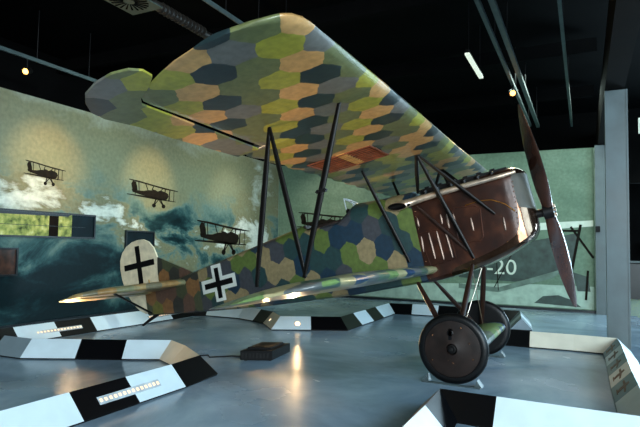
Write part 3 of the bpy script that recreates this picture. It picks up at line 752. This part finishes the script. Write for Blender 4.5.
m = AM(); m.lathe((-.14, 0, 0), (1, 0, 0), [(0, .05), (.07, .05), (.08, .085), (.19, .085), (.195, .075), (.20, .03), (.215, .028), (.22, .005)], 24); hub = m.build('propeller_hub', 'dark_metal', prop)
m = AM()
for k in range(8): a = 2*PI*k/8; m.lathe((.05, .06*math.cos(a), .06*math.sin(a)), (1, 0, 0), [(0, .011), (.03, .011), (.032, .003)], 6)
build_each(m, 'hub_bolt', 'steel_pipe', hub)
# struts
def strut(name, a, b, r_, mat, k=1.8, taper=True):
    a = Vector(a); b = Vector(b); n = 8
    m = AM(); m.tube([a+(b-a)*i/n for i in range(n+1)], [r_*.78*(.62+.38*min(1, 3.2*min(i, n-i)/n)) if taper else r_ for i in range(n+1)], 12, ((1, 0, 0), k))
    return m.build(name, mat, plane)
for s in (-1, 1):
    y = s*3.045
    strut('interplane_strut', (-1.15, y, .985), (-1.755, y, -.32), .020, 'black_strut')
    strut('interplane_strut', (-1.815, y, .975), (-2.21, y, -.31), .020, 'black_strut')
    strut('interplane_strut', (-1.815, y, .965), (-1.74, y, -.32), .018, 'black_strut')
    strut('cabane_strut', (-1.24, s*.61, .985), (-.90, s*.40, -.37), .020, 'black_strut')
    strut('cabane_strut', (-1.24, s*.61, .985), (-.55, s*.40, .08), .017, 'black_strut')
    strut('cabane_strut', (-1.24, s*.61, .985), (-1.39, s*.36, .55), .018, 'black_strut')
    strut('cabane_strut', (-1.96, s*.61, .985), (-1.67, s*.40, -.26), .019, 'black_strut')
    strut('cowling_brace', (-1.43, s*.405, .40), (-.95, s*.40, -.27), .016, 'brown_strut')
m = AM(); m.bbox((-1.46, -3.045, .32), (.10, .045, .03), .01); m.bbox((-1.46, -3.045, .32), (.035, .035, .07), .01); m.build('strut_clamp', 'dark_metal', plane)
# undercarriage
AX = (-1.25, -1.29)
for s in (-1, 1):
    strut('undercarriage_strut', (-.93, s*.40, -.44), (AX[0]+.02, s*.80, AX[1]+.02), .028, 'brown_strut', 1.6)
    strut('undercarriage_strut', (-1.63, s*.38, -.52), (AX[0]-.03, s*.80, AX[1]+.02), .026, 'brown_strut', 1.6)
m = AM(); m.tube([(-.95, -.38, -.46), (-1.2, .78, -1.24)], .005, 6); m.tube([(-.95, .38, -.46), (-1.2, -.78, -1.24)], .005, 6); build_each(m, 'bracing_wire', 'steel_pipe', plane)
m = AM()
ring = airfoil(AX[0]+.34, AX[0]-.30, AX[1]-.07, .14)
rr = [[(u, v, w_) for u, w_ in ring] for v in [-.74+.148*i for i in range(11)]]
m.loft(rr, uvs=[(v/.27, u/.28) for r_ in rr for u, v, w_ in r_]); m.build('axle_fairing', 'lower_wing_cloth', plane)
m = AM(); m.tube([(AX[0], -.97, AX[1]), (AX[0], .97, AX[1])], .025, 12); m.build('axle', 'dark_metal', plane)
for s in (-1, 1):
    c0 = A((AX[0], s*.905, AX[1])); ax = (0, s, 0)
    tyre = MB().lathe(c0, ax, [(-.055+.0, .30), (-.055, .335), (-.045, .362), (-.025, .376), (0, .38), (.025, .376), (.045, .362), (.055, .335), (.052, .305), (.04, .30)], 64).build('wheel', 'tyre_rubber', plane, angle=60)
    MB().lathe(c0, ax, [(-.05, .305), (-.03, .03), (.0, .03), (.035, .12), (.046, .06), (.052, .05)][:0]+[(-.045, .302), (-.05, .10), (.0, .05), (.075, .06), (.062, .10), (.048, .22), (.044, .29), (.040, .305)], 64).build('wheel_cover', 'wheel_brown', tyre, angle=50)
    MB().lathe(c0, ax, [(.05, .045), (.068, .045), (.070, .034), (.066, .028), (.095, .024), (.098, .004)], 20).build('hub_cap', 'dark_metal', tyre)
    mm = MB(); cx, cy, cz = c0
    mm.lathe((cx-.02, cy+s*.048, cz+.17), (0, s, 0), [(0, .034), (.012, .034), (.014, .03)], 16)
    mm.bbox((cx-.02, cy+s*.052, cz+.15), (.055, .02, .13), .01)
    mm.build('valve_hatch', 'panel_black', tyre)
    mm = MB()
    for k, (r_, a) in enumerate(((.25, 1.2), (.25, 2.6), (.25, 3.7), (.24, 5.9), (.13, 4.4), (.15, 4.8), (.12, 5.3), (.2, .4), (.09, 0), (.09, 2.1), (.09, 4.2))):
        mm.lathe((cx+r_*math.cos(a), cy+s*.046, cz+r_*math.sin(a)), (0, s, 0), [(0, .009), (.012, .007), (.014, .001)], 8)
    build_each(mm, 'cover_rivet', 'copper_shell', tyre)

# wheel rests under each wheel
wr = []
for k, (x, y, lb) in enumerate(((c0[0], -.905, 'low grey metal wheel rest under the near aircraft wheel'), (c0[0], .905, 'low grey metal wheel rest under the far aircraft wheel'))):
    t = empty('wheel_rest', (x, y, 0), lb, 'wheel rest', 'wheel rests')
    MB().box((x, y-.10, .006), (.62, .06, .01)).build('base_rail', 'steel_blue', t, False)
    for sx in (-1, 1):
        m = MB(); m.prism([(x+sx*.24, y-.04, .005), (x+sx*.32, y-.04, .005), (x+sx*.27, y-.04, .075)], (0, 1, 0), .12); m.build('chock', 'steel_blue', t, False)

# ------------------------------------------------------------ barriers
BW, BH = .19, .22
def barrier(ridge, cols, label, closed=False, bulge=None):
    """three-sided prism that follows the ridge line; one panel per module"""
    P = [Vector((x, y)) for x, y in ridge]; n = len(P)
    def off(i, s):
        dirs = []
        if i > 0: dirs.append((P[i]-P[i-1]).normalized())
        if i < n-1: dirs.append((P[i+1]-P[i]).normalized())
        ns = [Vector((-d.y, d.x)) for d in dirs]
        if len(ns) == 1: return P[i]+ns[0]*s*BW
        b = (ns[0]+ns[1]).normalized(); return P[i]+b*s*BW/max(.45, b.dot(ns[0]))
    mid = P[n//2]; t = empty('floor_barrier', (mid.x, mid.y, 0), label, 'barrier', 'low barriers around the exhibits')
    pl = MB()
    for i in range(n-1):
        a0, a1, b0, b1 = off(i, -1), off(i, 1), off(i+1, -1), off(i+1, 1)
        z = .018
        vs = [(a0.x, a0.y, z), (P[i].x, P[i].y, BH), (a1.x, a1.y, z), (b0.x, b0.y, z), (P[i+1].x, P[i+1].y, BH), (b1.x, b1.y, z)]
        m = MB(); m.add(vs, [(0, 1, 4, 3), (1, 2, 5, 4), (0, 3, 5, 2), (0, 2, 1), (3, 4, 5)])
        mt = {'w': 'panel_white', 'k': 'panel_black', 'c': 'panel_warm_lit_white', 'b': 'panel_blue', 'g': 'panel_shaded_white'}[cols[i]]
        o = m.build('barrier_panel', mt, t, False)
        o['label'] = {'w': 'white panel', 'k': 'black panel', 'c': 'white panel with warm light in its colour', 'b': 'grey-blue panel', 'g': 'white panel with shade in its colour'}[cols[i]]
        sh = .93
        q = [P[i]+(a0-P[i])*sh, P[i]+(a1-P[i])*sh, P[i+1]+(b1-P[i+1])*sh, P[i+1]+(b0-P[i+1])*sh]
        pl.prism([(p.x, p.y, .009) for p in q], (0, 0, 1), .018)
    pl.build('barrier_plinth', 'plinth_black', t, False)
    return t
def face_frame(a, b, s):
    """frame on the sloped face between ridge points a and b on side s: origin, along, up-slope, outward normal"""
    a = Vector(a); b = Vector(b); d = (b-a).normalized(); nn = Vector((-d.y, d.x))*s
    top = Vector((a.x, a.y, BH)); foot = Vector((a.x+nn.x*BW, a.y+nn.y*BW, .018))
    up = (top-foot).normalized(); al = Vector((d.x, d.y, 0)); nrm = al.cross(up)
    if nrm.dot(Vector((nn.x, nn.y, 0))) < 0: nrm = -nrm
    return foot, al, up, nrm
def led_strip(t, a, b, s, l0, l1, h=.13, wd=.06, n=15, strip_tgt=(-1.6, -3.6, 2.6), strip_p=60):
    F0, al, up, nr = face_frame(a, b, s)
    c0 = F0+al*l0+up*h; c1 = F0+al*l1+up*h
    m = MB(); m.prism([c0-up*wd/2, c1-up*wd/2, c1+up*wd/2, c0+up*wd/2], nr, .012); h_ = m.build('light_strip', 'light_housing', t, False)
    m = MB()
    for k in range(n):
        c = c0+(c1-c0)*(k+.5)/n+nr*.006; e = (c1-c0)/n*.24
        m.prism([c-e-up*wd*.2, c+e-up*wd*.2, c+e+up*wd*.2, c-e+up*wd*.2], nr, .006)
    build_each(m, 'light_diode', 'led_warm', h_, False)
    e0, e1 = c0+nr*.06, c1+nr*.06
    for q in (.25, .75): spot('strip_light', e0+(e1-e0)*q, strip_tgt, strip_p, WARM, 76, .8, .06)
def disc_light(t, a, b, s, l, h=.12, r=.052, power=30, tgt=None, angle=70):
    F0, al, up, nr = face_frame(a, b, s); c = F0+al*l+up*h
    r_ = MB().lathe(c, nr, [(-.005, r*1.0), (.008, r), (.010, r*.85), (.004, r*.8)], 28).build('floor_light', 'light_housing', t)
    MB().lathe(c, nr, [(.003, r*.8), (.006, r*.7), (.0075, .002)], 28).build('light_lens', 'lamp_warm', r_)
    if power: spot('uplight', c+nr*.03, tgt, power, WARM, angle, .7, .04)
# ring at the left, in front
R1a = [(-6.40, -2.34), (-5.90, -2.31), (-5.36, -2.01), (-4.86, -1.74), (-4.38, -1.46), (-3.98, -1.66), (-3.47, -2.02), (-3.42, -2.53), (-3.42, -3.14), (-3.42, -3.74), (-3.42, -4.34), (-3.42, -4.94)]
t = barrier(R1a, 'gwkwcckwkww', 'black and white low barrier at left front, with the large slanted light strip')
led_strip(t, R1a[7], R1a[9], 1, .28, 1.00, .125, .075, 14, (-1.5, -2.3, 2.6), 60)
# long barrier along the left wall, passing under the tail and round the far side of the aircraft
R2a = [(-6.95, -3.1), (-6.95, -2.5), (-6.95, -1.86), (-6.95, -1.20), (-6.93, -.55), (-6.90, .52), (-6.90, 1.2), (-6.93, 1.9), (-6.6, 2.15), (-5.75, 2.19), (-5.25, 2.02), (-4.87, 1.84), (-4.42, 1.35), (-3.96, 1.62), (-3.50, 1.88), (-3.52, 2.50), (-3.52, 3.12), (-3.54, 3.74), (-3.56, 4.66), (-3.05, 4.78), (-2.48, 4.84), (-1.7, 4.85), (-.82, 4.85), (-.76, 4.42), (-.71, 3.98), (-.66, 3.55)]
t = barrier(R2a, 'kkwkwwkkwwkcwkkwkwkwkkgwg', 'long black and white barrier along the mural wall and behind the aircraft')
led_strip(t, R2a[3], R2a[4], -1, -.36, .42, .12, .06, 14, (-5.6, -1.5, 1.6), 60)
led_strip(t, R2a[6], R2a[7], -1, -.6, .3, .12, .06, 14, (-5.4, .9, 2.0), 12)
disc_light(t, R2a[12], R2a[13], -1, .30, r=.06, power=300, tgt=(-1.9, -2.3, 2.4), angle=66)
disc_light(t, R2a[11], R2a[12], -1, .30, r=.04, power=90, tgt=(-3.0, -1.6, 2.4), angle=60)
# square barrier at the right, in front
R3a = [(-1.5, 1.98), (-.95, 1.98), (-.38, 1.98), (.22, 2.02), (.78, 2.0), (.80, 1.45), (.80, .85), (.80, .25), (.80, -.35), (.81, -.95), (.82, -2.08), (.30, -2.08), (-.30, -2.07), (-.78, -2.06), (-.76, -2.62), (-.76, -3.22), (-.76, -3.82)]
t = barrier(R3a, 'kkccbwbwbwwwkkww', 'low square barrier at right front, with small aircraft pictures on its inner face')
for k in range(5):
    F0, al, up, nr = face_frame(R3a[4+k], R3a[5+k], -1); c = F0+al*.30+up*.14+nr*.002
    m = MB()
    def Q(a, b): return c+al*a*1.3+up*b*.95
    m.prism([Q(-.16, .03), (Q(0, .035)), Q(.16, .0), Q(.15, -.02), Q(0, .0), Q(-.15, .005)], nr, .002)
    m.prism([Q(-.03, .07), Q(.02, .07), Q(.05, -.08), Q(.0, -.10), Q(-.035, -.04)], nr, .003)
    m.prism([Q(-.06, -.08), Q(.08, -.09), Q(.07, -.10), Q(-.05, -.095)], nr, .004)
    m.build('aircraft_picture', 'badge_brown', t, False)
led_strip(t, R3a[2], R3a[4], 1, .15, .9, .1, .03, 10) if False else None

# ------------------------------------------------------------ small things on the floor
d1 = Vector((.9, .436, 0)).normalized(); d2 = Vector((-.436, .9, 0)).normalized()
d1 = Vector((.245, .14, 0)).normalized(); d2 = Vector((-.08, .58, 0)).normalized()
t = empty('equipment_case', (-3.40, -.80, 0), 'black electronic box lying on the floor beneath the aircraft', 'equipment box')
def obx(m, a0, a1, b0, b1, z0, z1):
    o0 = Vector((-3.50, -1.19, 0)); pts = [o0+d1*a+d2*b for a, b in ((a0, b0), (a1, b0), (a1, b1), (a0, b1))]
    m.prism([(p.x, p.y, (z0+z1)/2) for p in pts], (0, 0, 1), z1-z0); return m
obx(MB(), 0, .40, 0, .60, .015, .13).build('case_body', 'case_black', t, False)
obx(MB(), .05, .34, .10, .52, .13, .155).build('case_lid', 'case_black', t, False)
m = MB()
for k in range(8): obx(m, .02+k*.045, .045+k*.045, -.006, .0, .04, .10)
build_each(m, 'cooling_slot', 'plinth_black', t, False)
m = MB()
for a in (.03, .34):
    for b in (.04, .53): obx(m, a, a+.03, b, b+.03, 0, .015)
build_each(m, 'rubber_foot', 'plinth_black', t, False)
pts = [(-3.55, -.95, .012), (-3.75, -1.02, .008), (-3.95, -1.22, .008), (-4.05, -1.12, .008), (-4.16, -1.26, .008)]
cb = MB().tube(pts, .008, 8).build('power_cable', 'plinth_black', None)
tag(cb, 'thin black cable from the equipment box to the left barrier', 'cable')
sk = MB().bbox((.66, 7.19, 1.98), (.10, .06, .14), .01).build('junction_box', 'plinth_black', None)
tag(sk, 'small black box fixed to the far steel column', 'junction box')

# ------------------------------------------------------------ beyond the columns
c1 = MB().box((3.0, 9.9, .004), (4, 5.2, .006)).build('carpet', 'striped_carpet', None, False); tag(c1, 'yellow, blue and grey striped carpet beyond the steel columns', 'carpet')
t = empty('reception_counter', (2.4, 12.6, 0), 'dark counter at the right edge beyond the columns', 'counter')
MB().box((2.6, 12.9, .55), (2.4, .6, 1.1)).build('counter_body', 'counter_dark', t, False)
MB().bbox((2.6, 12.85, 1.16), (2.5, .8, .06), .01).build('countertop', 'steel_blue', t)
t = empty('monitor', (2.3, 12.8, 1.19), 'black monitor standing on the counter at the right edge', 'monitor')
MB().box((2.3, 12.8, 1.60), (.6, .04, .4)).build('screen', 'screen_blue', t, False)
MB().tube([(2.3, 12.83, 1.19), (2.3, 12.83, 1.45)], .03, 8).build('monitor_stand', 'dark_metal', t)
t = empty('hanging_panel', (2.05, 6.5, 4.05), 'pale blank panel hanging at the right edge beyond the columns', 'panel')
MB().box((2.05, 6.5, 4.2), (1.2, .05, .34)).build('panel_board', 'sign_pale', t, False)
m = MB()
for x in (1.6, 2.5): m.tube([(x, 6.5, 4.36), (x, 6.5, 5.31)], .008, 6)
build_each(m, 'hanger', 'dark_metal', t)
